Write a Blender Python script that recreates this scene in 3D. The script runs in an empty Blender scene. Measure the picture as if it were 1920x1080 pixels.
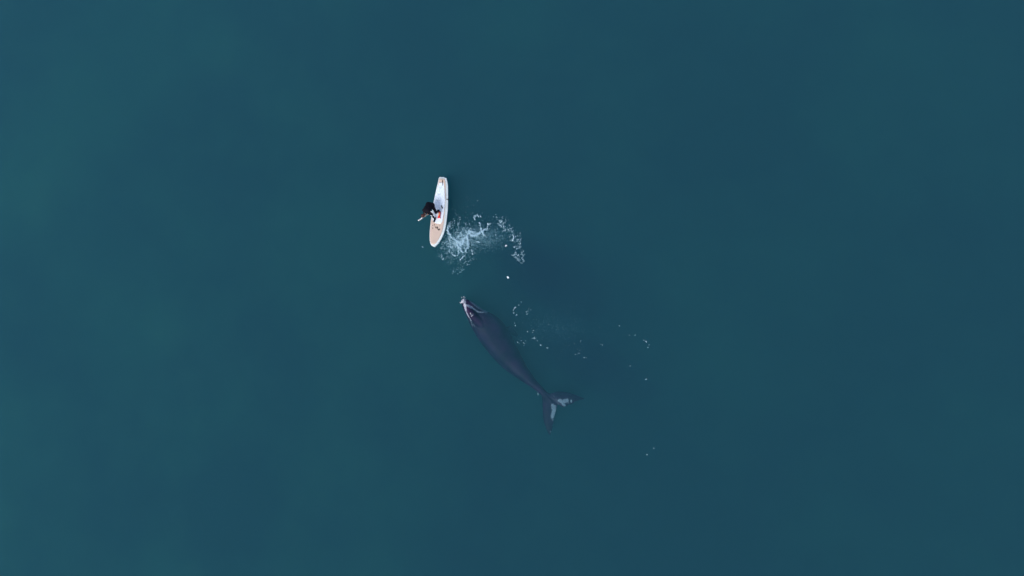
import bpy, bmesh, math, random
from mathutils import Vector, Matrix, noise

random.seed(11)
SC = bpy.context.scene

# ------------------------------------------------------------------ camera
CAM_POS = Vector((9.0, -8.0, 42.0))
TARGET = Vector((0.0, 0.0, 0.0))
PXM = 38.0                                    # photo pixels per metre at the target
_f = (TARGET - CAM_POS).normalized()
_r = _f.cross(Vector((0, 1, 0))).normalized()
_u = _r.cross(_f).normalized()
_D = (TARGET - CAM_POS).length
_F = PXM * _D
cd = bpy.data.cameras.new('drone_camera')
cd.sensor_width = 36.0
cd.lens = _F / 1920.0 * 36.0
cd.clip_start = 0.5
cd.clip_end = 3000.0
cam = bpy.data.objects.new('drone_camera', cd)
SC.collection.objects.link(cam)
cam.matrix_world = Matrix(((_r.x, _u.x, -_f.x, CAM_POS.x), (_r.y, _u.y, -_f.y, CAM_POS.y),
                           (_r.z, _u.z, -_f.z, CAM_POS.z), (0, 0, 0, 1)))
SC.camera = cam

# ------------------------------------------------------------------ sky, sun, exposure (bright overcast)
SUN_EL, SUN_AZ = 54.0, 212.0                  # azimuth clockwise from +Y: sun to the lower left
world = bpy.data.worlds.new('World')
SC.world = world
world.use_nodes = True
wn = world.node_tree
sky = wn.nodes.new('ShaderNodeTexSky')
sky.sky_type = 'NISHITA'
sky.sun_disc = False
sky.sun_elevation = math.radians(SUN_EL)
sky.sun_rotation = math.radians(SUN_AZ)
sky.air_density = 1.0
sky.dust_density = 4.0
sky.ozone_density = 1.0
wn.links.new(sky.outputs[0], wn.nodes['Background'].inputs[0])
wn.nodes['Background'].inputs[1].default_value = 0.145
sl = bpy.data.lights.new('sun', 'SUN')
sl.energy = 1.1
sl.angle = math.radians(24)
sl.color = (1.0, 0.965, 0.92)
sun = bpy.data.objects.new('sun', sl)
SC.collection.objects.link(sun)
_a, _e = math.radians(SUN_AZ), math.radians(SUN_EL)
sdir = Vector((math.sin(_a) * math.cos(_e), math.cos(_a) * math.cos(_e), math.sin(_e)))
sun.rotation_euler = sdir.to_track_quat('Z', 'Y').to_euler()
SC.view_settings.view_transform = 'Standard'
SC.view_settings.look = 'None'
SC.view_settings.gamma = 1.0
SC.view_settings.exposure = 0.35
SC.render.engine = 'CYCLES'
SC.cycles.use_denoising = True
SC.cycles.max_bounces = 10
SC.cycles.volume_bounces = 4
SC.cycles.sample_clamp_indirect = 4.0


# ------------------------------------------------------------------ helpers
def W(px, py, z=0.0):
    """the point at height z that the photograph shows at (px, py)"""
    d = _f * _F + _r * (px - 960.0) + _u * (540.0 - py)
    t = (z - CAM_POS.z) / d.z
    return CAM_POS + d * t


def link(o, parent=None):
    SC.collection.objects.link(o)
    if parent is not None:
        o.parent = parent
    return o


def tag(o, label=None, cat=None, group=None, kind=None):
    if label: o['label'] = label
    if cat: o['category'] = cat
    if group: o['group'] = group
    if kind: o['kind'] = kind
    return o


def empty(name, loc):
    o = bpy.data.objects.new(name, None)
    o.empty_display_size = 0.3
    o.location = loc
    return link(o)


def mobj(name, verts, faces, mat, parent=None, smooth=True, origin=None):
    """verts are world points; the object's own origin sits at `origin`"""
    base = Vector(origin) if origin is not None else Vector((0, 0, 0))
    if parent is not None:
        base = Vector((0, 0, 0))
        q = parent
        while q is not None:
            base += Vector(q.location)
            q = q.parent
    me = bpy.data.meshes.new(name)
    me.from_pydata([tuple(Vector(v) - base) for v in verts], [], faces)
    me.validate()
    for p in me.polygons:
        p.use_smooth = smooth
    if mat is not None:
        me.materials.append(mat)
    o = bpy.data.objects.new(name, me)
    if parent is None:
        o.location = base
    return link(o, parent)


def clean_normals(o):
    bm = bmesh.new()
    bm.from_mesh(o.data)
    bmesh.ops.recalc_face_normals(bm, faces=bm.faces)
    bm.to_mesh(o.data)
    bm.free()


class MB:
    """collects closed pieces for one mesh"""
    def __init__(self):
        self.v, self.f = [], []

    def add(self, verts, faces):
        n = len(self.v)
        self.v += [Vector(q) for q in verts]
        self.f += [tuple(i + n for i in fc) for fc in faces]

    def loft(self, rings, cap=True):
        n = len(rings[0])
        verts = [p for r in rings for p in r]
        faces = []
        for i in range(len(rings) - 1):
            for j in range(n):
                k = (j + 1) % n
                faces.append((i * n + j, i * n + k, (i + 1) * n + k, (i + 1) * n + j))
        if cap:
            a, b = len(verts), len(verts) + 1
            verts = list(verts) + [sum(rings[0], Vector()) / n, sum(rings[-1], Vector()) / n]
            m = (len(rings) - 1) * n
            for j in range(n):
                k = (j + 1) % n
                faces.append((a, k, j))
                faces.append((b, m + j, m + k))
        self.add(verts, faces)

    def capsule(self, a, b, ra, rb, n=14, flat=1.0, side=None):
        """tapered limb with round ends; flat scales the width across `side`"""
        a, b = Vector(a), Vector(b)
        ax = (b - a)
        L = ax.length
        ax = ax / L if L > 1e-6 else Vector((0, 0, 1))
        s = Vector(side) if side is not None else (Vector((1, 0, 0)) if abs(ax.x) < 0.8 else Vector((0, 1, 0)))
        e1 = (s - ax * s.dot(ax)).normalized()
        e2 = ax.cross(e1)
        rings = []
        for k in range(1, 5):
            th = math.pi / 2 * (1 - k / 4)
            rings.append((a - ax * ra * math.sin(th), ra * math.cos(th)))
        for k in range(1, 5):
            t = k / 5
            rings.append((a.lerp(b, t), ra + (rb - ra) * t))
        for k in range(0, 4):
            th = math.pi / 2 * k / 4
            rings.append((b + ax * rb * math.sin(th), rb * math.cos(th)))
        self.loft([[c + e1 * (math.cos(2 * math.pi * j / n) * r * flat) + e2 * (math.sin(2 * math.pi * j / n) * r)
                    for j in range(n)] for c, r in rings])

    def ball(self, c, r, sx=1, sy=1, sz=1, rot=None, n=16):
        rings = []
        for i in range(1, n):
            th = math.pi * i / n
            ring = []
            for j in range(n):
                ph = 2 * math.pi * j / n
                p = Vector((math.sin(th) * math.cos(ph) * sx, math.sin(th) * math.sin(ph) * sy, math.cos(th) * sz)) * r
                if rot is not None: p = rot @ p
                ring.append(Vector(c) + p)
            rings.append(ring)
        self.loft(rings)

    def tube(self, pts, radii, n=8):
        pts = [Vector(p) for p in pts]
        rings = []
        for i, p in enumerate(pts):
            d = (pts[min(i + 1, len(pts) - 1)] - pts[max(i - 1, 0)]).normalized()
            s = Vector((0, 0, 1)) if abs(d.z) < 0.9 else Vector((1, 0, 0))
            e1 = d.cross(s).normalized()
            e2 = d.cross(e1)
            r = radii[i] if hasattr(radii, '__len__') else radii
            rings.append([p + e1 * math.cos(2 * math.pi * j / n) * r + e2 * math.sin(2 * math.pi * j / n) * r for j in range(n)])
        self.loft(rings)

    def build(self, name, mat, parent=None, smooth=True, voxel=None, blur=0, origin=None):
        o = mobj(name, self.v, self.f, mat, parent, smooth, origin)
        clean_normals(o)
        if voxel:
            m = o.modifiers.new('remesh', 'REMESH')
            m.mode = 'VOXEL'
            m.voxel_size = voxel
            m.use_smooth_shade = True
            if blur:
                s = o.modifiers.new('smooth', 'SMOOTH')
                s.factor = 0.5
                s.iterations = blur
            dg = bpy.context.evaluated_depsgraph_get()
            dg.update()
            me = bpy.data.meshes.new_from_object(o.evaluated_get(dg))
            o.modifiers.clear()
            old = o.data
            o.data = me
            me.name = name
            bpy.data.meshes.remove(old)
            if not me.materials and mat is not None:
                me.materials.append(mat)
            for p in me.polygons:
                p.use_smooth = True
        return o


def catmull(pts, n):
    """n samples through 2D/3D points"""
    out = []
    m = len(pts) - 1
    for i in range(n):
        t = i / (n - 1) * m
        k = min(int(t), m - 1)
        u = t - k
        p0, p1, p2, p3 = pts[max(k - 1, 0)], pts[k], pts[k + 1], pts[min(k + 2, m)]
        out.append(0.5 * ((2 * p1) + (p2 - p0) * u + (2 * p0 - 5 * p1 + 4 * p2 - p3) * u * u + (3 * p1 - p0 - 3 * p2 + p3) * u ** 3))
    return out


def lerp_list(xs, t):
    m = len(xs) - 1
    k = min(int(t * m), m - 1)
    u = t * m - k
    return xs[k] * (1 - u) + xs[k + 1] * u


def seg_dist(p, a, b):
    ab = b - a
    t = max(0.0, min(1.0, (p - a).dot(ab) / max(ab.length_squared, 1e-9)))
    return (p - (a + ab * t)).length


# ------------------------------------------------------------------ materials
def mat(name, col, rough=0.6, spec=0.3, coat=0.0, var=0.0, scale=8.0, bump=0.0, bscale=40.0, col2=None, sheen=0.0):
    m = bpy.data.materials.new(name)
    m.use_nodes = True
    nt = m.node_tree
    b = nt.nodes['Principled BSDF']
    b.inputs['Roughness'].default_value = rough
    b.inputs['Specular IOR Level'].default_value = spec
    b.inputs['Coat Weight'].default_value = coat
    b.inputs['Sheen Weight'].default_value = sheen
    tc = nt.nodes.new('ShaderNodeTexCoord')
    no = nt.nodes.new('ShaderNodeTexNoise')
    no.inputs['Scale'].default_value = scale
    no.inputs['Detail'].default_value = 6
    nt.links.new(tc.outputs['Object'], no.inputs['Vector'])
    rp = nt.nodes.new('ShaderNodeValToRGB')
    c2 = col2 if col2 else tuple(c * (1 - var) for c in col)
    rp.color_ramp.elements[0].color = (*c2, 1)
    rp.color_ramp.elements[0].position = 0.35
    rp.color_ramp.elements[1].color = (*col, 1)
    rp.color_ramp.elements[1].position = 0.65
    nt.links.new(no.outputs[0], rp.inputs[0])
    nt.links.new(rp.outputs[0], b.inputs['Base Color'])
    if bump:
        n2 = nt.nodes.new('ShaderNodeTexNoise')
        n2.inputs['Scale'].default_value = bscale
        n2.inputs['Detail'].default_value = 4
        nt.links.new(tc.outputs['Object'], n2.inputs['Vector'])
        bp = nt.nodes.new('ShaderNodeBump')
        bp.inputs['Strength'].default_value = bump
        bp.inputs['Distance'].default_value = 0.01
        nt.links.new(n2.outputs[0], bp.inputs['Height'])
        nt.links.new(bp.outputs[0], b.inputs['Normal'])
    return m


M_hull = mat('board_gloss_white', (0.68, 0.78, 0.80), 0.35, 0.4, 0.1, var=0.08, scale=3)
M_peach = mat('board_peach_deck', (0.55, 0.455, 0.38), 0.5, 0.3, 0.0, scale=5, col2=(0.53, 0.415, 0.365))
M_pad = mat('deck_pad_foam', (0.72, 0.83, 0.94), 0.85, 0.2, var=0.1, scale=9, bump=0.3, bscale=60)
M_line = mat('pad_pinstripe', (0.42, 0.47, 0.52), 0.6, var=0.2)
M_black = mat('black_ink', (0.02, 0.02, 0.022), 0.5, var=0.2)
M_brownink = mat('faded_brown_ink', (0.13, 0.09, 0.07), 0.6, var=0.3, scale=30)
M_neo = mat('black_neoprene', (0.007, 0.007, 0.014), 0.8, 0.15, var=0.35, scale=12, bump=0.3, bscale=90)
M_white = mat('white_plastic', (0.82, 0.85, 0.87), 0.35, 0.5, var=0.05)
M_skin = mat('skin', (0.42, 0.24, 0.17), 0.5, 0.4, var=0.15, scale=20)
M_hair = mat('brown_hair', (0.075, 0.022, 0.018), 0.6, 0.4, var=0.5, scale=60, bump=0.8, bscale=120)
M_red = mat('red_nylon', (0.72, 0.025, 0.035), 0.55, 0.4, var=0.3, scale=14, bump=0.5, bscale=25)
M_orange = mat('orange_nylon', (0.92, 0.30, 0.12), 0.5, 0.4, var=0.2, scale=14)
M_eye = mat('dark_eye', (0.01, 0.01, 0.012), 0.15, 0.6)
M_call = mat('callosity', (0.60, 0.60, 0.66), 0.9, 0.1, scale=14, col2=(0.33, 0.33, 0.40), bump=1.0, bscale=25)


def foam_mat(name, col):
    m = mat(name, col, 0.85, 0.2, var=0.12, scale=20)
    return m


M_foam = foam_mat('foam', (0.44, 0.66, 0.78))
M_fleck = foam_mat('dense_foam', (0.68, 0.84, 0.90))

# whale skin: dark slate with mottling; pale pattern stored on the mesh
M_whale = bpy.data.materials.new('whale_skin')
M_whale.use_nodes = True
nt = M_whale.node_tree
B = nt.nodes['Principled BSDF']
B.inputs['Roughness'].default_value = 0.5
B.inputs['Specular IOR Level'].default_value = 0.15
tc = nt.nodes.new('ShaderNodeTexCoord')
n1 = nt.nodes.new('ShaderNodeTexNoise'); n1.inputs['Scale'].default_value = 1.6; n1.inputs['Detail'].default_value = 8
n2 = nt.nodes.new('ShaderNodeTexNoise'); n2.inputs['Scale'].default_value = 14; n2.inputs['Detail'].default_value = 6
nt.links.new(tc.outputs['Object'], n1.inputs[0]); nt.links.new(tc.outputs['Object'], n2.inputs[0])
r1 = nt.nodes.new('ShaderNodeValToRGB')
r1.color_ramp.elements[0].position = 0.4; r1.color_ramp.elements[0].color = (0.009, 0.005, 0.030, 1)
r1.color_ramp.elements[1].position = 0.62; r1.color_ramp.elements[1].color = (0.034, 0.012, 0.056, 1)
nt.links.new(n1.outputs[0], r1.inputs[0])
at = nt.nodes.new('ShaderNodeAttribute'); at.attribute_name = 'pale'
mm = nt.nodes.new('ShaderNodeMath'); mm.operation = 'MULTIPLY_ADD'
nt.links.new(n2.outputs[0], mm.inputs[0]); mm.inputs[1].default_value = 1.5; mm.inputs[2].default_value = -0.95
ad = nt.nodes.new('ShaderNodeMath'); ad.operation = 'ADD'
nt.links.new(at.outputs['Fac'], ad.inputs[0]); nt.links.new(mm.outputs[0], ad.inputs[1])
ad.use_clamp = True
pm = nt.nodes.new('ShaderNodeMath'); pm.operation = 'MULTIPLY'
nt.links.new(ad.outputs[0], pm.inputs[0]); nt.links.new(at.outputs['Fac'], pm.inputs[1])
mx = nt.nodes.new('ShaderNodeMix'); mx.data_type = 'RGBA'
nt.links.new(pm.outputs[0], mx.inputs[0]); nt.links.new(r1.outputs[0], mx.inputs[6])
mx.inputs[7].default_value = (0.46, 0.47, 0.57, 1)
nt.links.new(mx.outputs[2], B.inputs['Base Color'])

# ------------------------------------------------------------------ the sea: a body of turbid green-blue water over a sloping sandy bed
M_water = bpy.data.materials.new('sea_water')
M_water.use_nodes = True
nt = M_water.node_tree
for n in list(nt.nodes): nt.nodes.remove(n)
out = nt.nodes.new('ShaderNodeOutputMaterial')
vs = nt.nodes.new('ShaderNodeVolumeScatter')
va = nt.nodes.new('ShaderNodeVolumeAbsorption')
adds = nt.nodes.new('ShaderNodeAddShader')
vs.inputs['Color'].default_value = (0.12, 0.338, 0.44, 1)
vs.inputs['Density'].default_value = 0.40
vs.inputs['Anisotropy'].default_value = 0.0
va.inputs['Color'].default_value = (0.06, 0.50, 0.58, 1)
va.inputs['Density'].default_value = 0.75
nt.links.new(vs.outputs[0], adds.inputs[0]); nt.links.new(va.outputs[0], adds.inputs[1])
nt.links.new(adds.outputs[0], out.inputs['Volume'])
R = 900.0
ZB = -16.0
wv = [(-R, -R, ZB), (R, -R, ZB), (R, R, ZB), (-R, R, ZB), (-R, -R, 0), (R, -R, 0), (R, R, 0), (-R, R, 0)]
wf = [(0, 3, 2, 1), (4, 5, 6, 7), (0, 1, 5, 4), (1, 2, 6, 5), (2, 3, 7, 6), (3, 0, 4, 7)]
water = mobj('water', wv, wf, M_water, smooth=False)
tag(water, 'calm teal green sea water filling the whole view', kind='structure')


HOLE = W(1060, 555, -4)                        # gully added to the bed to darken the water right of the whale


def bed_z(x, y):
    t = 1 / (1 + math.exp(-(x + 8.5) / 5.0))          # shallower on the left
    z = -2.75 - 1.1 * t
    z += 0.6 * noise.noise(Vector((x * 0.10, y * 0.055, 3.1))) + 0.3 * noise.noise(Vector((x * 0.3, y * 0.2, 7.0)))
    dx, dy = x - HOLE.x, y - HOLE.y
    a_, b_ = dx * 0.66 - dy * 0.75, dx * 0.75 + dy * 0.66
    z -= 2.6 * math.exp(-(a_ / 4.5) ** 2 - (b_ / 2.8) ** 2)
    return min(z, -2.2)


NB = 120
bv, bf = [], []
axis = []
for i in range(NB + 1):
    s = (i / NB) * 2 - 1
    axis.append(60 * s if abs(s) < 0.9 else math.copysign(54 + (abs(s) - 0.9) * 8400, s))
for j in range(NB + 1):
    for i in range(NB + 1):
        bv.append((axis[i], axis[j], bed_z(axis[i], axis[j])))
for j in range(NB):
    for i in range(NB):
        a = j * (NB + 1) + i
        bf.append((a, a + 1, a + NB + 2, a + NB + 1))
M_bed = bpy.data.materials.new('seabed_sand')
M_bed.use_nodes = True
nt = M_bed.node_tree
b = nt.nodes['Principled BSDF']; b.inputs['Roughness'].default_value = 0.95; b.inputs['Specular IOR Level'].default_value = 0.0
tc = nt.nodes.new('ShaderNodeTexCoord')
n1 = nt.nodes.new('ShaderNodeTexNoise'); n1.inputs['Scale'].default_value = 0.11; n1.inputs['Detail'].default_value = 5
nt.links.new(tc.outputs['Object'], n1.inputs[0])
r1 = nt.nodes.new('ShaderNodeValToRGB')
r1.color_ramp.elements[0].position = 0.38; r1.color_ramp.elements[0].color = (0.12, 0.16, 0.14, 1)
r1.color_ramp.elements[1].position = 0.62; r1.color_ramp.elements[1].color = (0.38, 0.46, 0.24, 1)
nt.links.new(n1.outputs[0], r1.inputs[0]); nt.links.new(r1.outputs[0], b.inputs['Base Color'])
bed = mobj('seabed', bv, bf, M_bed)
tag(bed, 'sandy seabed far down under the murky water', kind='structure')

# absorbing clouds added to darken patches of the water, well under the surface
M_murk = bpy.data.materials.new('darkening_cloud')
M_murk.use_nodes = True
nt = M_murk.node_tree
for n in list(nt.nodes): nt.nodes.remove(n)
out = nt.nodes.new('ShaderNodeOutputMaterial')
va = nt.nodes.new('ShaderNodeVolumeAbsorption')
va.inputs['Color'].default_value = (0.80, 0.25, 0.70, 1)
va.inputs['Density'].default_value = 0.09
nt.links.new(va.outputs[0], out.inputs['Volume'])


def dark_cloud(lab, blobs):
    V, F = [], []
    px, py, rx, ry, rot = blobs
    c = W(px, py, -1.45)
    n = len(V)
    for i in range(1, 16):
        th = math.pi * i / 16
        for j in range(28):
            ph = 2 * math.pi * j / 28
            d = Vector((math.sin(th) * math.cos(ph), math.sin(th) * math.sin(ph), math.cos(th)))
            k = 1 + 0.30 * noise.noise(d * 1.6 + Vector((px, py, 0)) * 0.1)
            x, y, z = d.x * rx * k, d.y * ry * k, d.z * 1.3
            ca, sa = math.cos(rot), math.sin(rot)
            V.append(c + Vector((x * ca - y * sa, x * sa + y * ca, z)))
    V += [c + Vector((0, 0, 1.3)), c - Vector((0, 0, 1.3))]
    for i in range(14):
        for j in range(28):
            k = (j + 1) % 28
            F.append((i * 28 + j, (i + 1) * 28 + j, (i + 1) * 28 + k, i * 28 + k))
    m = 15 * 28
    for j in range(28):
        k = (j + 1) % 28
        F.append((m, j, k)); F.append((m + 1, 14 * 28 + k, 14 * 28 + j))
    o = mobj('darkening_cloud', V, F, M_murk)
    clean_normals(o)
    tag(o, lab, kind='stuff')


dark_cloud('dark murky water below and right of the splash', (985, 505, 1.5, 2.2, 0.7))
dark_cloud('broad dark murky patch right of the whale head', (1052, 530, 1.7, 2.9, 0.75))
dark_cloud('faint dark murky trail stretching right above the flukes', (1120, 690, 1.3, 3.4, 1.05))

# ------------------------------------------------------------------ the paddleboard
DECK = 0.13


def rp(x, y):                                  # coordinates read in an enlarged crop of the photograph
    return (760 + x / 6.35, 310 + y / 6.35)


LEFT = [(400, 150), (386, 212), (361, 320), (336, 440), (314, 580), (297, 720), (290, 830), (293, 890), (301, 928), (315, 955), (336, 968)]
RIGHT = [(490, 152), (505, 222), (508, 300), (508, 400), (506, 500), (497, 600), (481, 725), (455, 820), (425, 885), (395, 932), (366, 962)]
NS = 130


def even(pts, n):
    """n samples at even steps along the board's length"""
    c = catmull(pts, 600)
    ax = Vector((-0.131, -0.991, 0))
    L0, L1 = c[0].dot(ax), c[-1].dot(ax)
    out, k = [], 0
    for i in range(n):
        want = L0 + (L1 - L0) * i / (n - 1)
        while k < 598 and c[k + 1].dot(ax) < want: k += 1
        a_, b_ = c[k].dot(ax), c[k + 1].dot(ax)
        out.append(c[k].lerp(c[k + 1], max(0, min(1, (want - a_) / max(b_ - a_, 1e-6)))))
    return out


Lc = even([W(*rp(*p), 0.09) for p in LEFT], NS)
Rc = even([W(*rp(*p), 0.07) for p in RIGHT], NS)


def rocker(t):
    return 0.05 * max(0, (t - 0.7) / 0.3) ** 2 + 0.015 * max(0, (0.12 - t) / 0.12) ** 2


def board_pt(t, u, lift=0.0):
    """t along the board from tail to nose, u across from -1 (left rail) to 1"""
    a, c = lerp_list(Lc, t), lerp_list(Rc, t)
    p = a.lerp(c, (u + 1) / 2)
    q = Vector((p.x, p.y, 0))
    q.z = DECK - 0.035 * abs(u) ** 3.0 + rocker(t) + lift
    return q


HB = MB()
rings = []
NU = 22
for i in range(NS):
    t = i / (NS - 1)
    thick = 1.0
    ring = []
    prof = []
    for k in range(NU + 1):
        u = -1 + 2 * k / NU
        prof.append((u, DECK - 0.035 * abs(u) ** 3.0))
    prof += [(1.012, 0.06), (0.985, 0.015), (0.86, -0.03), (0.4, -0.045), (-0.4, -0.045), (-0.86, -0.03), (-0.985, 0.015), (-1.012, 0.06)]
    a, c = lerp_list(Lc, t), lerp_list(Rc, t)
    end = 1.0
    for (u, z) in prof:
        p = a.lerp(c, (u + 1) / 2)
        ring.append(Vector((p.x, p.y, z + rocker(t))))
    rings.append(ring)
# rounded tip at the nose
tip = W(*rp(352, 973), 0.09)
last = rings[-1]
cen = sum(last, Vector()) / len(last)
for s, adv in ((0.8, 0.45), (0.45, 0.85), (0.12, 1.0)):
    rings.append([Vector((cen.x + (p.x - cen.x) * s, cen.y + (p.y - cen.y) * s, 0.09 + (p.z - 0.09) * (0.55 + 0.4 * s))) + Vector((tip.x - cen.x, tip.y - cen.y, 0)) * adv * 0.75 for p in last])
# tail: the left two thirds stand a little further back than the right corner
HB.loft(rings)
board = empty('paddleboard', W(822, 398, 0.0))
tag(board, 'white and peach stand-up paddleboard floating on teal water under a person', 'paddleboard')
HB.build('hull', M_hull, board)
tb = MB()
ta, tbb = W(*rp(400, 150), 0.09), W(*rp(464, 150), 0.09)
back = (W(*rp(430, 140), 0.09) - W(*rp(430, 152), 0.09))
tb.loft([[Vector((p.x, p.y, z)) + back * k for p, k, z in
          ((ta, -1.0, z0), (tbb, -1.0, z0), (tbb, 0.75, z0), (ta.lerp(tbb, 0.12), 0.75, z0))] for z0 in (0.0, 0.105)])
tb.build('tail_block', M_hull, board, smooth=False)


def deck_sheet(name, outline, m, lift, thick=0.004, parent=board, nx=20, ny=40):
    """thin sheet on the deck; outline: rows of (t, u0, u1)"""
    rows = []
    for i in range(ny + 1):
        f = i / ny
        tt = outline[0][0] + (outline[-1][0] - outline[0][0]) * f
        k_ = max(q for q in range(len(outline) - 1) if outline[q][0] <= tt + 1e-9)
        g_ = (tt - outline[k_][0]) / (outline[k_ + 1][0] - outline[k_][0])
        T = Vector(outline[k_]).lerp(Vector(outline[k_ + 1]), min(g_, 1.0))
        rows.append([(T.x, T.y + (T.z - T.y) * k / nx) for k in range(nx + 1)])
    b_ = MB()
    V = []
    for lz in (lift, lift + thick):
        for r_ in rows:
            V += [board_pt(t, u, lz) for t, u in r_]
    n = nx + 1
    S = n * (ny + 1)
    F = []
    for i in range(ny):
        for j in range(nx):
            a = i * n + j
            F.append((a, a + n, a + n + 1, a + 1))
            F.append((S + a, S + a + 1, S + a + n + 1, S + a + n))
    for i in range(ny):
        a = i * n
        F.append((a, S + a, S + a + n, a + n))
        a = i * n + nx
        F.append((a, a + n, S + a + n, S + a))
    for j in range(nx):
        F.append((j, j + 1, S + j + 1, S + j))
        a = ny * n + j
        F.append((a, S + a, S + a + 1, a + 1))
    b_.add(V, F)
    return b_.build(name, m, parent)


deck_sheet('deck_panel', [(0.012, -0.86, 0.6), (0.05, -0.90, 0.62), (0.10, -0.80, 0.64), (0.3, -0.78, 0.68), (0.5, -0.80, 0.70), (0.6, -0.93, 0.72), (0.66, -0.95, 0.73), (0.8, -0.94, 0.72), (0.9, -0.92, 0.66), (0.955, -0.86, 0.5), (0.978, -0.66, 0.2)], M_peach, 0.003)
pad = deck_sheet('deck_pad', [(0.075, -0.6, 0.25), (0.16, -0.84, 0.45), (0.245, -0.90, 0.54), (0.33, -0.93, 0.62), (0.415, -0.93, 0.62), (0.50, -0.90, 0.60), (0.585, -0.84, 0.56), (0.63, -0.72, 0.54), (0.66, -0.45, 0.46), (0.672, -0.20, 0.30)], M_pad, 0.008, 0.008)
for k in range(9):                              # moulded cross grooves of the pad
    t = 0.12 + 0.03 * k
    deck_sheet('pad_groove', [(t, -0.55 - 0.02 * k, -0.05), (t + 0.006, -0.55 - 0.02 * k, -0.05)], M_line if k % 3 == 1 else M_pad, 0.0175, 0.002, pad, 6, 1)
deck_sheet('pinstripe', [(0.05, 0.70, 0.745), (0.3, 0.775, 0.815), (0.6, 0.80, 0.84), (0.8, 0.78, 0.815)], M_line, 0.004, 0.002, board, 2, 40)
# carry handle: a dark slot with a strap near the tail
hd = MB()
for (t0, t1, u, w) in ((0.05, 0.098, 0.0, 0.05),):
    hd.capsule(board_pt(0.042, 0.02, 0.012), board_pt(0.118, 0.06, 0.014), 0.022, 0.012)
hd.build('carry_handle', M_black, board)
hs = MB()
hs.capsule(board_pt(0.07, 0.20, 0.015), board_pt(0.105, 0.20, 0.015), 0.014, 0.012)
hs.capsule(board_pt(0.07, -0.13, 0.015), board_pt(0.105, -0.10, 0.015), 0.012, 0.012)
hs.build('handle_plate', M_white, board)
# dark strap loop on the right rail
st = MB()
c0 = W(*rp(487, 410), 0.13); c1 = W(*rp(503, 404), 0.12); c2 = W(*rp(511, 409), 0.08)
st.tube([c0, c1, c2, c2 + Vector((0, -0.02, -0.05))], [0.012, 0.022, 0.028, 0.02])
st.build('rail_strap', M_black, board)
st = MB()
st.capsule(W(*rp(482, 388), 0.135), W(*rp(478, 300), 0.135), 0.006, 0.006)
st.capsule(W(*rp(482, 388), 0.135), W(*rp(489, 408), 0.135), 0.006, 0.006)
st.build('deck_line', M_line, board)


def rp7(x, y):                                  # crop of the nose: 18 px per photo px
    return (795 + x / 18, 410 + y / 18)


# the sticker lettering across the deck in front of the pad, strokes as read in the photograph
strokes = [
    (M_black, 0.016, [(440, 268), (455, 300), (468, 345)]), (M_black, 0.018, [(462, 340), (490, 375), (512, 388)]),
    (M_black, 0.014, [(512, 388), (524, 360), (534, 330)]), (M_brownink, 0.012, [(345, 190), (360, 222)]),
    (M_brownink, 0.011, [(290, 300), (300, 345)]), (M_brownink, 0.010, [(372, 252), (398, 322)]),
    (M_brownink, 0.010, [(398, 322), (420, 270)]), (M_brownink, 0.011, [(424, 300), (414, 340)]),
    (M_brownink, 0.010, [(528, 232), (536, 248)]), (M_brownink, 0.008, [(280, 215), (292, 240)]),
    (M_brownink, 0.008, [(330, 225), (342, 200)]), (M_brownink, 0.008, [(402, 195), (414, 205)]),
]
def flat_print(lb, mname, mm_):
    o = lb.build(mname, mm_, board)
    for v in o.data.vertices:                   # flat print on the deck
        v.co.z = 0.1395 + (v.co.z - 0.147) * 0.03


lb = MB()
for m_, r_, pts in strokes:
    P = [W(*rp7(*q), 0.147) for q in pts]
    r_ *= 1.45
    if m_ is M_black:
        lb.tube(P, r_, 6)
    else:
        l2 = MB()
        l2.tube(P, r_, 6)
        flat_print(l2, 'faded_letter', m_)
flat_print(lb, 'lettering', M_black)

# ------------------------------------------------------------------ things lying on the deck
ZD = DECK + 0.02
bag = empty('dry_bag', W(823.5, 402, ZD))
tag(bag, 'small red bag with an orange top lying on the white deck pad', 'bag')
b_ = MB()
pA, pB = W(824.5, 398.5, ZD + 0.05), W(823, 407, ZD + 0.045)
b_.capsule(pA, pB, 0.045, 0.05, flat=1.25, side=(1, 0, 0))
for dx in (-0.055, 0.055):
    b_.capsule(pB + Vector((dx, -0.02, -0.01)), pB + Vector((dx * 1.15, -0.075, -0.02)), 0.02, 0.012)
b_.build('bag_body', M_red, bag, voxel=0.008, blur=3)
b_ = MB()
b_.capsule(pA.lerp(pB, 0.25) + Vector((0.005, 0, 0.05)), pA.lerp(pB, 0.72) + Vector((-0.005, 0, 0.05)), 0.040, 0.032)
b_.build('orange_pouch', M_orange, bag)
b_ = MB()
b_.tube([pA + Vector((-0.07, 0.04, 0.01)), pA + Vector((0, 0.055, 0.05)), pA + Vector((0.06, 0.03, 0.02))], 0.01)
b_.build('strap', M_black, bag)

pouch = empty('camera_pouch', W(828.3, 387.5, ZD))
tag(pouch, 'tiny black pouch lying on the deck pad right of the person', 'pouch')
b_ = MB()
b_.capsule(W(827.6, 385.8, ZD + 0.025), W(829.3, 390.0, ZD + 0.025), 0.026, 0.034)
b_.build('pouch_body', M_black, pouch)
b_ = MB()
b_.tube([W(828.3, 386, ZD + 0.05), W(828.8, 388, ZD + 0.062), W(829.2, 390.2, ZD + 0.05)], 0.006)
b_.build('zip', M_line, pouch)

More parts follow.
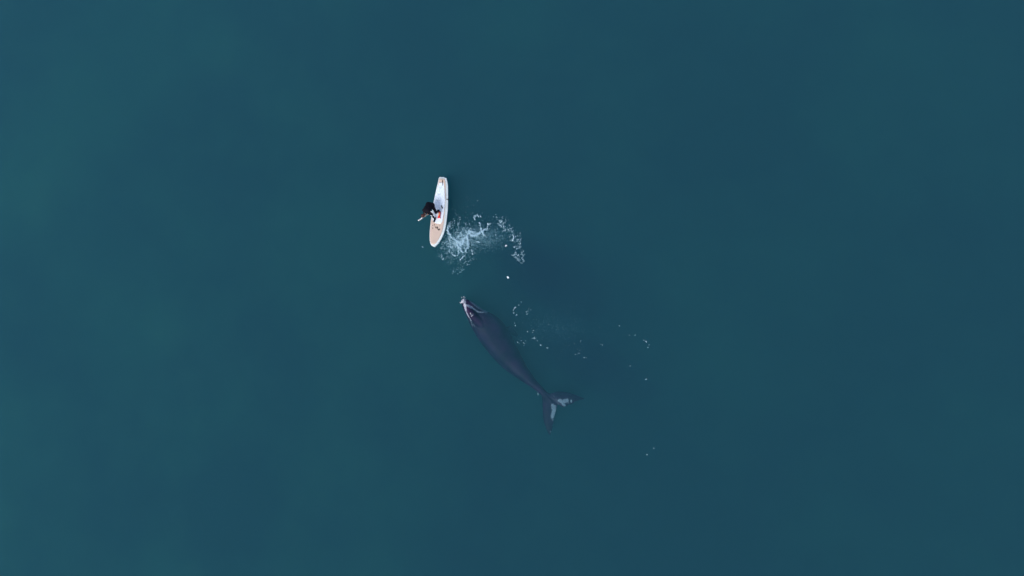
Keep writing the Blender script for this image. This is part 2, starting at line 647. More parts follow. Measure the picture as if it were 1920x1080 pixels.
# ------------------------------------------------------------------ the person: crouching, bent forward over the left rail
ZF = DECK + 0.018
fL = W(823.0, 396.0, ZF)                       # left foot, further back
fR = W(816.0, 410.5, ZF)                       # right foot, forward
hip = W(806.5, 384.5, 0.70)
chest = W(800.0, 395.0, 0.98)
neck = W(797.5, 399.8, 1.03)
head = W(794.2, 404.0, 1.05)
fwd = Vector((chest.x - hip.x, chest.y - hip.y, 0)).normalized()
lat = Vector((-fwd.y, fwd.x, 0))               # to the person's left
hipL, hipR = hip + lat * 0.10, hip - lat * 0.10
shL, shR = chest + lat * 0.18, chest - lat * 0.18


def ik(a, b, l1, l2, pole):
    d = b - a
    L = min(d.length, (l1 + l2) * 0.999)
    x = (l1 * l1 - l2 * l2 + L * L) / (2 * L)
    h = math.sqrt(max(l1 * l1 - x * x, 0))
    dn = d.normalized()
    pn = (pole - dn * pole.dot(dn)).normalized()
    return a + dn * x + pn * h


ankL, ankR = fL + Vector((0, 0, 0.09)), fR + Vector((0, 0, 0.09))
kneeL = ik(hipL, ankL, 0.42, 0.41, fwd + lat * 0.7 + Vector((0, 0, 0.1)))
kneeR = ik(hipR, ankR, 0.42, 0.41, fwd - lat * 0.15 + Vector((0, 0, 0.1)))
poleA = W(809.0, 397.2, 0.80)                  # ends of the white pole
poleB = W(785.2, 413.0, 0.55)
pd = (poleB - poleA).normalized()


def on_pole(px):
    best = min(range(101), key=lambda k: abs((lambda v: 960 + _F * (v - CAM_POS).dot(_r) / (v - CAM_POS).dot(_f) - px)(poleA.lerp(poleB, k / 100))))
    return poleA.lerp(poleB, best / 100)


hL, hR = on_pole(801.5), on_pole(796.5)
hL = hL + Vector((0, 0, 0.0))
wrL = hL + (shL - hL).normalized() * 0.085
wrR = hR + (shR - hR).normalized() * 0.085
elL = ik(shL, wrL, 0.28, 0.25, lat * 0.5 + Vector((0, 0, -0.6)))
elR = ik(shR, wrR, 0.28, 0.25, -lat * 0.5 - fwd * 0.6 + Vector((0, 0, -0.6)))
hdir = (head - neck).normalized()
face = (fwd * 0.45 + Vector((0, 0, -0.9))).normalized()      # looks down at the water ahead


def hand(mb, wr, grip, side):
    """palm and five fingers closed round the pole"""
    a = (grip - wr).normalized()
    w = (pd - a * pd.dot(a)).normalized()      # across the knuckles, along the pole
    n = a.cross(w) * side
    palm_end = wr + a * 0.075
    mb.capsule(wr, wr + a * 0.03, 0.026, 0.028)
    mb.capsule(wr + a * 0.025, palm_end, 0.030, 0.036, flat=1.0, side=w)
    for k, (ln, off) in enumerate(((0.9, -0.030), (1.0, -0.010), (0.95, 0.010), (0.78, 0.030))):
        k0 = palm_end + w * off + n * 0.016
        k1 = k0 + a * 0.022 * ln + n * 0.014
        k2 = k1 + a * 0.004 - n * 0.034 * ln
        k3 = k2 - a * 0.026 * ln - n * 0.004
        mb.capsule(k0, k1, 0.0095, 0.0088, 8); mb.capsule(k1, k2, 0.0088, 0.008, 8); mb.capsule(k2, k3, 0.008, 0.007, 8)
    t0 = wr + a * 0.035 - w * 0.026
    t1 = t0 + a * 0.03 - w * 0.014 - n * 0.012
    t2 = t1 + a * 0.028 + w * 0.006 - n * 0.012
    mb.capsule(t0, t1, 0.0125, 0.0105, 8); mb.capsule(t1, t2, 0.0105, 0.0085, 8)


def torso(mb, g):
    mid = hip.lerp(chest, 0.45) + Vector((0, 0, 0.04))
    mb.capsule(hipL, hipR, 0.145 + g, 0.145 + g)
    mb.capsule(hip + Vector((0, 0, 0.01)), mid, 0.150 + g, 0.140 + g, flat=1.30, side=lat)
    mb.capsule(mid, chest, 0.140 + g, 0.145 + g, flat=1.42, side=lat)
    mb.capsule(shL - lat * 0.03, shR + lat * 0.03, 0.078 + g, 0.078 + g)
    mb.capsule(chest + hdir * 0.02, neck, 0.075 + g, 0.056 + g * 0.6)
    mb.capsule(hipL + lat * 0.02, kneeL, 0.098 + g, 0.062 + g)
    mb.capsule(hipR - lat * 0.02, kneeR, 0.098 + g, 0.062 + g)
    for kn, an in ((kneeL, ankL), (kneeR, ankR)):
        calf = kn.lerp(an, 0.3)
        mb.capsule(kn, calf, 0.060 + g, 0.060 + g)
        mb.capsule(calf, an, 0.060 + g, 0.040 + g)
    for sh, el, wr in ((shL, elL, wrL), (shR, elR, wrR)):
        mb.capsule(sh, el, 0.060 + g, 0.043 + g)
        mb.capsule(el, wr, 0.045 + g, 0.029 + g * 0.7)


person = empty('person', (fL + fR) / 2)
person.location.z = ZF
tag(person, 'crouching person in a black wetsuit leaning off the paddleboard with a white pole', 'person')
pb = MB()
torso(pb, -0.004)
hrot = Matrix((lat, (hdir - face * hdir.dot(face)).normalized(), face)).transposed()
if hrot.determinant() < 0:
    hrot = Matrix((-lat, (hdir - face * hdir.dot(face)).normalized(), face)).transposed()
hx, hy, hz = hrot.col[0], hrot.col[1], hrot.col[2]     # across, crown, face
pb.capsule(neck - hdir * 0.02, head - hy * 0.02, 0.054, 0.056)
pb.ball(head + hy * 0.02, 0.088, 0.86, 1.12, 1.05, hrot)
pb.ball(head - hy * 0.055 + hz * 0.025, 0.055, 0.95, 0.9, 0.95, hrot)          # jaw
pb.capsule(head + hz * 0.085 + hy * 0.012, head + hz * 0.108 - hy * 0.018, 0.009, 0.013, 8)  # nose
pb.capsule(head + hz * 0.080 - hy * 0.048 - hx * 0.02, head + hz * 0.080 - hy * 0.048 + hx * 0.02, 0.007, 0.007, 8)  # lips
pb.capsule(head + hz * 0.080 + hy * 0.028 - hx * 0.035, head + hz * 0.080 + hy * 0.028 + hx * 0.035, 0.010, 0.010, 8)  # brow
for s in (-1, 1):
    pb.ball(head + hx * 0.078 * s - hz * 0.005, 0.028, 0.35, 1.0, 0.65, hrot, 10)   # ears
hand(pb, wrL, hL, 1)
hand(pb, wrR, hR, -1)
for an, ft in ((ankL, fL), (ankR, fR)):
    toe = (fwd + (lat * 0.55 if an is ankL else -lat * 0.1)).normalized()
    pb.capsule(an - toe * 0.03 - Vector((0, 0, 0.05)), ft + toe * 0.15 + Vector((0, 0, 0.028)), 0.034, 0.026, flat=1.25, side=toe.cross(Vector((0, 0, 1))))
pb.build('body', M_skin, person, voxel=0.006, blur=4)
ws = MB()
torso(ws, 0.004)
suit = ws.build('wetsuit', M_neo, person, voxel=0.010, blur=3)
for an, ft, s in ((ankL, fL, 1), (ankR, fR, -1)):
    toe = (fwd + (lat * 0.55 if s == 1 else -lat * 0.1)).normalized()
    bt = MB()
    bt.capsule(an + Vector((0, 0, 0.05)), an - Vector((0, 0, 0.03)), 0.052, 0.048)
    bt.capsule(an - toe * 0.035 - Vector((0, 0, 0.045)), ft + toe * 0.16 + Vector((0, 0, 0.034)), 0.042, 0.033, flat=1.25, side=toe.cross(Vector((0, 0, 1))))
    bt.build('boot', M_neo, person, voxel=0.009, blur=3)
for s in (-1, 1):
    eb = MB()
    eb.ball(head + hz * 0.083 + hy * 0.012 + hx * 0.03 * s, 0.011, n=10)
    eb.build('eye', M_eye, person)
hb = MB()
hb.ball(head + hy * 0.035 - hz * 0.022, 0.094, 0.93, 1.08, 1.0, hrot)
hb.ball(head - hy * 0.03 - hz * 0.055, 0.062, 1.0, 1.1, 0.8, hrot)
for k in range(26):
    a_ = random.uniform(0, 2 * math.pi)
    st_ = head + hy * random.uniform(-0.03, 0.08) - hz * 0.06 + hx * math.cos(a_) * 0.06
    hb.capsule(st_, st_ - hz * 0.03 + hy * random.uniform(-0.02, 0.05) + hx * math.cos(a_) * 0.03, 0.014, 0.007, 6)
hb.build('hair', M_hair, person, voxel=0.007, blur=1)
# white trim bands on the suit's cuff and knee
from mathutils.bvhtree import BVHTree


def bvh_of(o):
    m4 = Vector(o.parent.location)
    return BVHTree.FromPolygons([tuple(v.co + m4) for v in o.data.vertices], [tuple(p.vertices) for p in o.data.polygons])


suit_bvh = bvh_of(suit)


def on_suit(px, py, zd):
    d = (W(px, py, -1) - CAM_POS).normalized()
    hit = suit_bvh.ray_cast(CAM_POS, d)
    return hit[0] if hit[0] is not None else W(px, py, zd)


bd = MB()
for (p0, p1, r0) in ((on_suit(808.5, 396.6, 0.80), on_suit(811.0, 398.6, 0.76), 0.028), (on_suit(811.2, 398.8, 0.75), on_suit(813.2, 400.8, 0.70), 0.022)):
    bd.capsule(p0, p1, r0, r0 * 0.9, 10)
bd.build('white_cuff', M_white, person)
bd = MB()
bd.capsule(on_suit(807.5, 403.8, 0.62), on_suit(810.0, 405.2, 0.55), 0.020, 0.024, 10)
bd.build('white_knee_tab', M_white, person)

pole = empty('camera_pole', poleA)
tag(pole, 'short white camera pole held out over the water by the crouching person', 'pole')
b_ = MB()
b_.tube([poleA, poleA.lerp(poleB, 0.5), poleB], [0.010, 0.010, 0.010], 10)
b_.build('shaft', M_line, pole)
b_ = MB()
b_.tube([poleA.lerp(poleB, 0.72), poleA.lerp(poleB, 0.81)], [0.032, 0.032], 12)
b_.build('white_grip', M_white, pole)
b_ = MB()
b_.tube([poleA.lerp(poleB, 0.84), poleA.lerp(poleB, 0.91)], [0.032, 0.032], 12)
b_.build('white_grip', M_white, pole)
b_ = MB()
b_.ball(poleB, 0.038, 1.2, 0.8, 0.9, n=12)
b_.build('camera_housing', M_white, pole)

# ------------------------------------------------------------------ the whale
whale_o = W(960, 670, -0.9)
whale = empty('whale', whale_o)
tag(whale, 'dark right whale swimming just under the surface towards the paddleboard', 'whale')
ST = [  # left edge, right edge, depth of the back
    ((864.0, 565), (868.5, 559), -0.10), ((868.5, 578), (880.0, 563), -0.12), ((874.0, 591), (893.0, 571), -0.28),
    ((880.0, 605), (906.0, 580), -0.40), ((887.0, 621), (925.0, 588), -0.52), ((898.0, 641), (943.0, 600), -0.64),
    ((912.0, 661), (956.0, 617), -0.66), ((929.0, 680), (966.0, 638), -0.68), ((950.0, 698), (976.0, 661), -0.70),
    ((974.0, 713), (989.0, 688), -0.74), ((995.0, 726), (1004.0, 711), -0.76), ((1010.0, 737), (1018.0, 727), -0.78),
    ((1023.0, 748), (1030.0, 741), -0.78), ((1033.0, 756), (1036.0, 753), -0.78)]
LL, RR, ZT, HH = [], [], [], []
for l, r, zt in ST:
    hw = ((W(*l, -0.5) - W(*r, -0.5)).length) / 2
    zc = zt - hw * 0.9
    LL.append(W(*l, zc)); RR.append(W(*r, zc)); ZT.append(Vector((zt, 0, 0)))
NW = 90
Ls, Rs, Zs = catmull(LL, NW), catmull(RR, NW), catmull(ZT, NW)
wb = MB()
rings = []
for i in range(NW):
    t = i / (NW - 1)
    c = (Ls[i] + Rs[i]) / 2
    lat_ = Vector((Rs[i].x - Ls[i].x, Rs[i].y - Ls[i].y, 0)) / 2
    slim = 1 - 0.11 * math.exp(-((t - 0.5) / 0.2) ** 2)
    lat_ *= slim
    hw = lat_.length
    hh = hw * (0.92 + (0.45 * max(0, (t - 0.55) / 0.45)))
    zt = Zs[i].x
    ring = []
    for k in range(36):
        a_ = 2 * math.pi * k / 36
        ca, sa = math.cos(a_), math.sin(a_)
        e = 1.12
        x_ = math.copysign(abs(ca) ** (1 / e), ca)
        z_ = math.copysign(abs(sa) ** (1 / e), sa)
        if t < 0.24:                            # narrow arched upper jaw on a broad lower jaw
            w_ = 1 - t / 0.24
            if sa > 0: x_ *= 1 - 0.25 * w_ * sa
        ring.append(c * 1.0 + lat_ * x_ + Vector((0, 0, zt - hh - c.z + hh * z_)))
    rings.append(ring)
wb.loft(rings)
# raised rostrum down the head
for a_, b2, ra, rb in (((871, 571, -0.20), (884, 589, -0.34), 0.13, 0.22), ((884, 589, -0.34), (905, 611, -0.80), 0.22, 0.24)):
    wb.capsule(W(*a_), W(*b2), ra, rb)
# flukes: two swept lobes with a notch
lead_l = [(1013, 733), (1016.5, 748), (1017, 766), (1018, 785), (1023.5, 803), (1029.5, 816)]
trail_l = [(1030, 742), (1045.0, 756), (1042.5, 772), (1039.0, 790), (1036.5, 804), (1032, 817)]
lead_r = [(1016, 727), (1030, 737), (1046, 733.5), (1062, 735), (1080, 740), (1096, 746)]
trail_r = [(1028, 745), (1045.0, 757), (1056, 764), (1068, 760), (1081, 753.5), (1097, 748.5)]
for le, tr, tipz in ((lead_l, trail_l, -0.55), (lead_r, trail_r, -0.72)):
    NF = 26
    zf = [-0.90, -0.90, -0.90, -0.95, -1.0, tipz - 0.6]
    A = catmull([W(p[0], p[1], z) for p, z in zip(le, zf)], NF)
    Bc = catmull([W(p[0], p[1], z) for p, z in zip(tr, zf)], NF)
    rings = []
    for i in range(NF):
        t = i / (NF - 1)
        th = 0.12 * (1 - t) ** 0.8 + 0.014
        ring = []
        for k in range(20):
            a_ = 2 * math.pi * k / 20
            s = (1 - math.cos(a_)) / 2
            p = A[i].lerp(Bc[i], s)
            prof = math.sqrt(max(s, 0)) * (1 - s) * 2.0 + 0.12
            ring.append(p + Vector((0, 0, (1 if a_ <= math.pi else -1) * abs(math.sin(a_)) ** 0.6 * th * prof)))
        rings.append(ring)
    wb.loft(rings)
# paddle-shaped flippers, low on the flanks
for base, mid, tp in (((936, 628, -1.15), (956, 618, -1.7), (968, 628, -2.1)), ((908, 626, -1.3), (912, 640, -1.9), (925, 655, -2.3))):
    p0, p1, p2 = W(*base), W(*mid), W(*tp)
    wb.capsule(p0, p1, 0.16, 0.20); wb.capsule(p1, p2, 0.20, 0.10)
wbody = wb.build('body', M_whale, whale, voxel=0.028, blur=3)


def poly_w(pts, z):
    return [W(x, y, z).to_2d() for x, y in pts]


def r3(x, y):                                   # crop of the head, 15.43 px per photo px
    return (850 + x / 15.43, 545 + y / 15.43)


def r4(x, y):                                   # crop of the flukes, 9.82 px per photo px
    return (990 + x / 9.82, 710 + y / 9.82)


PALE = []                                       # (polyline, half width, strength): real pale markings of the skin
for pts, z, w0, s0 in (
        ([(325, 180), (330, 260), (335, 330), (335, 410)], -0.12, 0.075, 0.85),
        ([(335, 410), (420, 430), (500, 475)], -0.14, 0.075, 1.0),
        ([(500, 475), (560, 505), (620, 550), (690, 595), (800, 592)], -0.17, 0.045, 0.95),
        ([(320, 400), (350, 480), (360, 570)], -0.12, 0.07, 1.0),
        ([(360, 570), (390, 660), (430, 740), (465, 830)], -0.16, 0.045, 0.95),
        ([(465, 830), (478, 900), (485, 985)], -0.24, 0.04, 0.6),
        ([(535, 930), (555, 1010)], -0.28, 0.04, 0.5),
        ([(505, 280), (560, 340), (620, 400), (700, 455), (800, 515), (900, 590)], -0.32, 0.09, 0.75),
        ([(800, 750), (820, 775)], -0.30, 0.06, 0.35)):
    PALE.append((poly_w([r3(*p) for p in pts], z), w0, s0))
for pts, w0, s0 in (
        ([(440, 490), (460, 560), (445, 640), (430, 690)], 0.115, 0.95),
        ([(490, 500), (475, 600), (455, 680)], 0.06, 0.8),
        ([(415, 700), (435, 750)], 0.07, 0.7),
        ([(570, 400), (620, 420), (700, 395)], 0.115, 0.95),
        ([(610, 430), (650, 480)], 0.08, 0.95),
        ([(715, 380), (725, 440)], 0.05, 0.8), ([(778, 385), (778, 425)], 0.04, 1.0),
        ([(430, 280), (480, 330), (520, 400)], 0.05, 0.4), ([(520, 420), (545, 490)], 0.05, 0.5),
        ([(385, 970), (395, 1010)], 0.035, 0.9)):
    PALE.append((poly_w([r4(*p) for p in pts], -0.6), w0, s0))
me = wbody.data
attr = me.attributes.new('pale', 'FLOAT', 'POINT')
vals = [0.0] * len(me.vertices)
off = Vector(whale.location)
for v in me.vertices:
    if v.normal.z < 0.05: continue
    p3 = v.co + off
    p = p3.to_2d()
    best = 0.0
    for poly, w0, s0 in PALE:
        if abs(p.x - poly[0].x) > 1.6 or abs(p.y - poly[0].y) > 1.6: continue
        d = min(seg_dist(p, poly[k], poly[k + 1]) for k in range(len(poly) - 1))
        d += 0.018 * noise.noise(p3 * 14)
        best = max(best, s0 * max(0.0, min(1.0, (w0 * 1.15 - d) / (w0 * 0.55))))
    vals[v.index] = best
attr.data.foreach_set('value', vals)

# rough callosities on the head, as lumps standing on the skin
from mathutils.bvhtree import BVHTree
bvh = BVHTree.FromPolygons([tuple(v.co + off) for v in me.vertices], [tuple(p.vertices) for p in me.polygons])


def on_skin(px, py):
    d = (W(px, py, -1) - CAM_POS).normalized()
    hit = bvh.ray_cast(CAM_POS, d)
    return hit[0] if hit[0] is not None else W(px, py, -0.15)


def callosity(spots, r0, n):
    cb = MB()
    for (x, y), k in zip(spots, range(99)):
        c = on_skin(*r3(x, y))
        for _ in range(n):
            o_ = Vector((random.gauss(0, r0 * 0.5), random.gauss(0, r0 * 0.5), random.uniform(-0.01, 0.012)))
            cb.ball(c + o_, r0 * random.uniform(0.35, 0.7), 1, 1, 0.7, n=6)
    o = cb.build('callosity', M_call, whale, voxel=0.02, blur=1)
    return o


callosity([(245, 320), (275, 345), (290, 290), (270, 250), (215, 330)], 0.06, 6)
callosity([(520, 740), (540, 705), (575, 690), (510, 680), (495, 640)], 0.038, 5)
callosity([(330, 400), (335, 350), (350, 440)], 0.055, 4)
callosity([(325, 190), (330, 240), (300, 175)], 0.042, 4)

# ------------------------------------------------------------------ foam and droplets on the water
def fleck(mb, c, r, stretch=1.0, ang=0.0, h=0.25):
    n = 7
    ca, sa = math.cos(ang), math.sin(ang)
    V = []
    for k in range(n):
        a_ = 2 * math.pi * k / n
        rr = r * random.uniform(0.6, 1.25)
        x, y = math.cos(a_) * rr * stretch, math.sin(a_) * rr
        V.append(c + Vector((x * ca - y * sa, x * sa + y * ca, 0)))
    V.append(c + Vector((0, 0, r * h)))
    V.append(c - Vector((0, 0, r * h)))
    F = []
    for k in range(n):
        j = (k + 1) % n
        F.append((k, j, n)); F.append((j, k, n + 1))
    mb.add(V, F)


def strand(mb, pts, w, dens, r=(0.006, 0.014), depth=(-0.14, 0.008), fn=None):
    """foam scattered along a line; w = half width in metres, dens = flecks per metre"""
    P = [W(*(fn(*p) if fn else p), 0.0) for p in pts]
    n = len(P)
    P = catmull(P, max(2, n * 6))
    for k in range(len(P) - 1):
        a_, b2 = P[k], P[k + 1]
        L = (b2 - a_).length
        d = b2 - a_
        ang = math.atan2(d.y, d.x)
        cnt = L * dens * 0.85
        cnt = int(cnt) + (random.random() < cnt - int(cnt))
        for _ in range(cnt):
            p = a_.lerp(b2, random.random())
            wl = w * (0.35 + 0.9 * abs(noise.noise(p * 4.3 + Vector((3, 1, 0)))) * 2)
            q = p + Vector((random.gauss(0, wl), random.gauss(0, wl), 0))
            if noise.noise(Vector((q.x * 12, q.y * 12, 1.7))) < -0.3: continue
            v_ = noise.noise_vector(Vector((p.x * 2.6, p.y * 2.6, 2.2))) * 0.10 + noise.noise_vector(Vector((q.x * 9, q.y * 9, 5.2))) * 0.05
            q += Vector((v_.x, v_.y, 0))
            q.z = random.uniform(*depth)
            fleck(mb, q, random.uniform(*r), random.uniform(1.0, 2.4), ang + random.gauss(0, 0.5))


def patch(mb, cx, cy, rx, ry, n, r=(0.006, 0.013), depth=(-0.08, 0.0), rot=0.0, thr=0.12, sc=4.5):
    """lacy foam: flecks gather along the ridges of a noise field"""
    c = W(cx, cy, 0)
    n = int(n * 0.16)
    done = 0
    for _ in range(n * 12):
        if done >= n: break
        x, y = random.gauss(0, 0.5) * rx / PXM, random.gauss(0, 0.5) * ry / PXM
        ca, sa = math.cos(rot), math.sin(rot)
        q = c + Vector((x * ca - y * sa, x * sa + y * ca, 0))
        w_ = Vector((q.x, q.y, 0)) + 0.25 * noise.noise_vector(Vector((q.x * 3, q.y * 3, 5)))
        if abs(noise.noise(w_ * sc)) > thr: continue
        q.z = random.uniform(*depth)
        fleck(mb, q, random.uniform(*r), random.uniform(1, 2), random.uniform(0, 3.1))
        done += 1


def r2(x, y):                                   # crop of the splash, 7.2 px per photo px
    return (780 + x / 7.2, 380 + y / 7.2)


def r9(x, y):                                   # second crop of the splash, 9 px per photo px
    return (860 + x / 9.0, 380 + y / 9.0)


fb = MB()
# main froth from the rail across to the whirl
strand(fb, [(435, 300), (425, 340), (430, 400), (455, 450), (500, 490), (545, 520), (590, 560)], 0.045, 420, fn=r2)
strand(fb, [(425, 320), (415, 370), (440, 440)], 0.03, 260, fn=r2)
strand(fb, [(560, 545), (600, 530), (640, 500), (670, 470), (700, 440), (720, 410)], 0.075, 800, fn=r2)
strand(fb, [(570, 520), (600, 545), (625, 520), (655, 505)], 0.06, 500, fn=r2)
strand(fb, [(700, 400), (730, 385), (760, 380), (790, 400), (785, 425)], 0.065, 620, fn=r2)
strand(fb, [(715, 430), (760, 432), (800, 430), (840, 415), (870, 395), (885, 370)], 0.045, 560, fn=r2)
strand(fb, [(690, 440), (700, 480), (702, 530), (692, 590), (680, 630), (665, 660)], 0.035, 460, fn=r2)
strand(fb, [(680, 470), (690, 520), (680, 560)], 0.03, 220, fn=r2)
strand(fb, [(450, 450), (460, 500), (465, 560), (450, 620), (445, 680)], 0.035, 140, fn=r2)
strand(fb, [(540, 570), (575, 610), (600, 640), (622, 668)], 0.022, 380, fn=r2)
strand(fb, [(540, 570), (570, 640), (575, 675)], 0.02, 180, fn=r2)
strand(fb, [(470, 680), (510, 705), (550, 700), (578, 680)], 0.025, 170, fn=r2)
strand(fb, [(470, 540), (500, 590), (530, 560), (560, 590)], 0.06, 150, fn=r2)
strand(fb, [(785, 215), (782, 185), (800, 165), (825, 170), (838, 192)], 0.018, 300, fn=r2)
strand(fb, [(845, 250), (855, 290), (875, 320), (880, 360), (895, 400), (905, 440), (935, 443)], 0.022, 330, fn=r2)
strand(fb, [(875, 395), (900, 370), (915, 345), (930, 350)], 0.022, 300, fn=r2)
strand(fb, [(940, 370), (955, 340), (965, 315), (980, 285), (1020, 275)], 0.02, 150, fn=r2)
strand(fb, [(965, 290), (975, 278), (990, 285)], 0.03, 300, fn=r2)
strand(fb, [(865, 165), (870, 185), (875, 205)], 0.022, 150, fn=r2)
strand(fb, [(800, 525), (830, 532), (855, 535)], 0.022, 330, fn=r2)
strand(fb, [(600, 780), (612, 740), (640, 715)], 0.02, 220, fn=r2)
strand(fb, [(560, 430), (575, 440)], 0.035, 500, fn=r2)
strand(fb, [(535, 400), (555, 360), (575, 300), (590, 230), (600, 190)], 0.03, 55, fn=r2)
strand(fb, [(600, 410), (600, 370)], 0.025, 150, fn=r2)
strand(fb, [(650, 340), (670, 290), (690, 250)], 0.03, 45, fn=r2)
strand(fb, [(745, 610), (750, 650), (770, 680)], 0.025, 140, fn=r2)
strand(fb, [(440, 290), (460, 260), (470, 230)], 0.04, 90, fn=r2)
strand(fb, [(480, 340), (500, 280), (490, 200)], 0.06, 40, fn=r2)
strand(fb, [(330, 700), (330, 760), (360, 770), (355, 720)], 0.04, 60, fn=r2)
strand(fb, [(350, 520), (365, 560), (340, 640)], 0.05, 30, fn=r2)
strand(fb, [(460, 900), (520, 920), (580, 900), (600, 850)], 0.10, 70, fn=r2, depth=(-0.5, -0.15))
strand(fb, [(95, 590), (105, 610)], 0.02, 120, fn=r2)
strand(fb, [(640, 800), (690, 820), (730, 760)], 0.06, 30, fn=r2)
patch(fb, 861, 458, 34, 30, 1500, thr=0.07)
patch(fb, 868, 446, 30, 20, 1200, thr=0.08, depth=(-0.15, 0.0))
patch(fb, 850, 440, 30, 46, 900, thr=0.05, depth=(-0.35, -0.03))
patch(fb, 895, 432, 44, 28, 450, thr=0.05, depth=(-0.35, -0.02))
patch(fb, 872, 405, 60, 40, 330, thr=0.05, depth=(-0.3, -0.02))
patch(fb, 868, 478, 44, 26, 140, thr=0.05, depth=(-0.3, -0.02))
foam = fb.build('foam', M_foam, smooth=False)
tag(foam, 'bright lacy white foam churned up beside the right rail of the paddleboard', 'foam', kind='stuff')

cb = MB()                                       # fine bubbles pushed down by the splash: a pale cloud under the surface
for (cx, cy, rx, ry, n, d0, d1) in ((905, 446, 46, 20, 1500, -1.0, -0.15), (872, 448, 44, 26, 1500, -0.9, -0.1), (935, 438, 50, 24, 500, -1.3, -0.4), (858, 462, 30, 30, 1000, -0.8, -0.1), (862, 455, 22, 16, 900, -0.5, -0.06), (886, 437, 24, 10, 700, -0.5, -0.06), (1040, 615, 60, 34, 500, -1.6, -0.7)):
    for _ in range(n):
        z = random.uniform(d0, d1)
        q = W(cx + random.gauss(0, 0.5) * rx, cy + random.gauss(0, 0.5) * ry, z)
        fleck(cb, q, random.uniform(0.006, 0.013), 1.0, 0.0, 0.6)
bub = cb.build('bubbles', M_foam, smooth=False)
tag(bub, 'faint pale cloud of tiny bubbles sunk below the bright foam', 'bubbles', kind='stuff')

ab = MB()                                       # the arc of drops thrown to the right
arc = [(560, 205), (620, 245), (672, 300), (700, 340), (715, 390), (760, 425), (800, 430), (835, 495), (880, 470), (915, 530), (945, 550), (935, 600), (915, 640), (955, 660), (980, 625), (1020, 600), (955, 705), (1025, 712), (975, 750), (960, 820), (955, 860), (925, 895), (945, 905), (980, 930), (1000, 880), (1050, 820), (1050, 940), (1038, 1000), (1075, 870), (735, 335), (660, 355), (640, 430), (600, 425), (605, 520), (540, 510), (800, 390)]
for (x, y) in arc:
    strand(ab, [(x - 4, y - 8), (x + 3, y + 8)], 0.024, random.uniform(35, 150), r=(0.006, 0.013), depth=(-0.3, 0.0), fn=r9)
strand(ab, [(672, 295), (690, 315), (715, 385), (760, 430)], 0.05, 60, fn=r9, r=(0.008, 0.018))
strand(ab, [(920, 540), (940, 580), (930, 620), (910, 640)], 0.022, 420, fn=r9)
strand(ab, [(910, 880), (940, 910), (985, 935)], 0.03, 150, fn=r9)
for _ in range(46):
    k_ = random.random()
    q_ = [(640, 330), (760, 420), (880, 500), (950, 620), (1000, 740), (1040, 900), (1050, 980)]
    i_ = min(int(k_ * 6), 5)
    u_ = k_ * 6 - i_
    cx_ = q_[i_][0] * (1 - u_) + q_[i_ + 1][0] * u_ + random.gauss(0, 38)
    cy_ = q_[i_][1] * (1 - u_) + q_[i_ + 1][1] * u_ + random.gauss(0, 30)
    fleck(ab, W(*r9(cx_, cy_), random.uniform(-0.15, 0)), random.uniform(0.011, 0.024), random.uniform(1, 1.8), random.uniform(1.0, 2.2))
strand(ab, [(600, 200), (700, 260), (830, 380), (950, 520), (1020, 640), (1060, 800), (1050, 960)], 0.12, 45, fn=r9, r=(0.006, 0.014))
arcf = ab.build('spray_drops', M_foam, smooth=False)
tag(arcf, 'curved trail of small foam drops sweeping right and down from the splash', 'foam', kind='stuff')

# two lone white flecks
for (x, y, r_, lab, s_) in ((948.3, 460.5, 0.038, 'single bright white foam fleck inside the curve of drops', 1.4),
                            (952.5, 520.0, 0.042, 'small white foam fleck floating alone between splash and whale head', 1.7)):
    c = W(x, y, 0.0)
    lb = MB()
    fleck(lb, c + Vector((0, 0, 0.008)), r_, s_, 1.45 if y < 500 else -0.6)
    for _ in range(5):
        fleck(lb, c + Vector((random.gauss(0, 0.02), random.gauss(0, 0.02), 0.002)), r_ * 0.5, 1.2, random.random() * 3)
    o = lb.build('foam_fleck', M_fleck, smooth=False, origin=c)
    tag(o, lab, 'foam')

tb_ = MB()                                      # flecks left in the whale's wake


def r5(x, y):                                   # crop of the wake, 7.71 px per photo px
    return (940 + x / 7.71, 540 + y / 7.71)


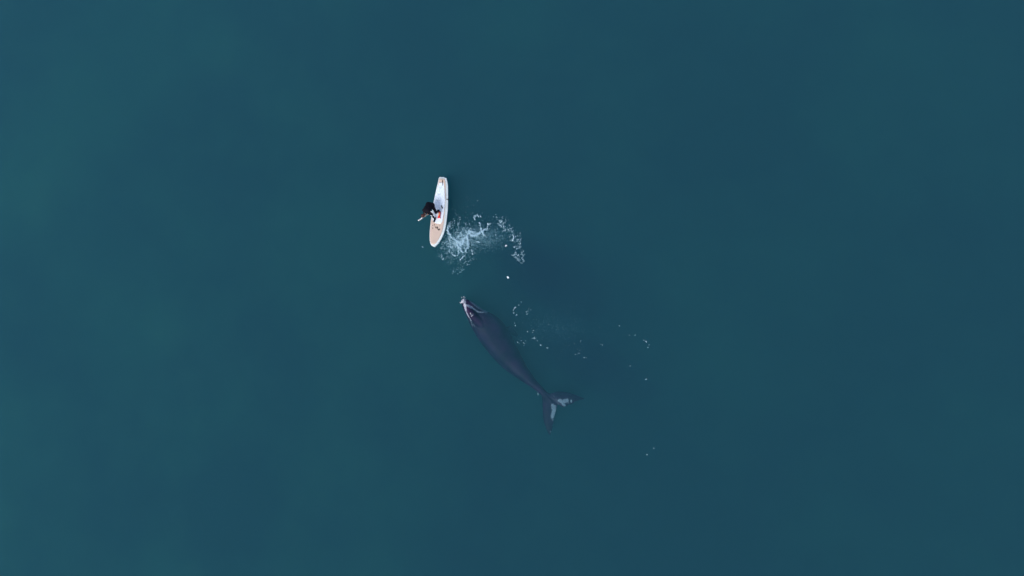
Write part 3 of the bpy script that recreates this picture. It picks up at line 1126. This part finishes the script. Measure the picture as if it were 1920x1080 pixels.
for (x, y, w_, n) in ((268, 190, 0.02, 7), (240, 238, 0.03, 6), (398, 300, 0.03, 12), (362, 350, 0.028, 22), (212, 385, 0.026, 12), (180, 480, 0.04, 4),
                      (192, 542, 0.03, 6), (470, 612, 0.04, 6), (456, 723, 0.03, 24), (280, 740, 0.04, 8), (238, 785, 0.05, 6), (322, 800, 0.04, 9), (345, 768, 0.03, 6),
                      (295, 815, 0.05, 5), (530, 770, 0.03, 4), (561, 825, 0.03, 14), (653, 858, 0.03, 16), (665, 530, 0.04, 4), (1143, 768, 0.03, 7), (1110, 935, 0.045, 16),
                      (1130, 905, 0.03, 5), (1068, 875, 0.04, 4), (1045, 815, 0.05, 5), (1205, 1005, 0.04, 12), (285, 350, 0.06, 4), (335, 335, 0.03, 4), (360, 635, 0.04, 2), (860, 890, 0.04, 2)):
    c = W(*r5(x, y), 0)
    for _ in range(max(1, n // 3)):
        fleck(tb_, c + Vector((random.gauss(0, w_), random.gauss(0, w_), random.uniform(-0.40, -0.03))), random.uniform(0.008, 0.017), random.uniform(1, 1.8), random.random() * 3)
strand(tb_, [(190, 285), (170, 310), (165, 345), (180, 372)], 0.012, 110, fn=r5, depth=(-0.05, 0.0))
wf_ = tb_.build('wake_foam', M_foam, smooth=False)
tag(wf_, 'scattered small foam flecks right of the whale body', 'foam', kind='stuff')

fb2 = MB()
for (x, y, w_, n) in ((1161, 609.5, 0.03, 5), (1210.3, 639.2, 0.03, 14), (1217, 649.5, 0.04, 4), (1180, 686, 0.03, 4), (1212.8, 709.5, 0.03, 6), (1127, 646.5, 0.04, 4), (1179, 628, 0.04, 2),
                      (1191, 629, 0.03, 3), (1226, 839, 0.03, 4), (1212, 856, 0.04, 2), (1007, 738, 0.03, 5)):
    c = W(x, y, 0)
    for _ in range(max(1, n // 2)):
        fleck(fb2, c + Vector((random.gauss(0, w_), random.gauss(0, w_), random.uniform(-0.25, -0.02))), random.uniform(0.009, 0.017), random.uniform(1, 1.5), random.random() * 3)
far = fb2.build('drifting_foam', M_foam, smooth=False)
tag(far, 'few tiny foam specks drifting far right of the whale', 'foam', kind='stuff')
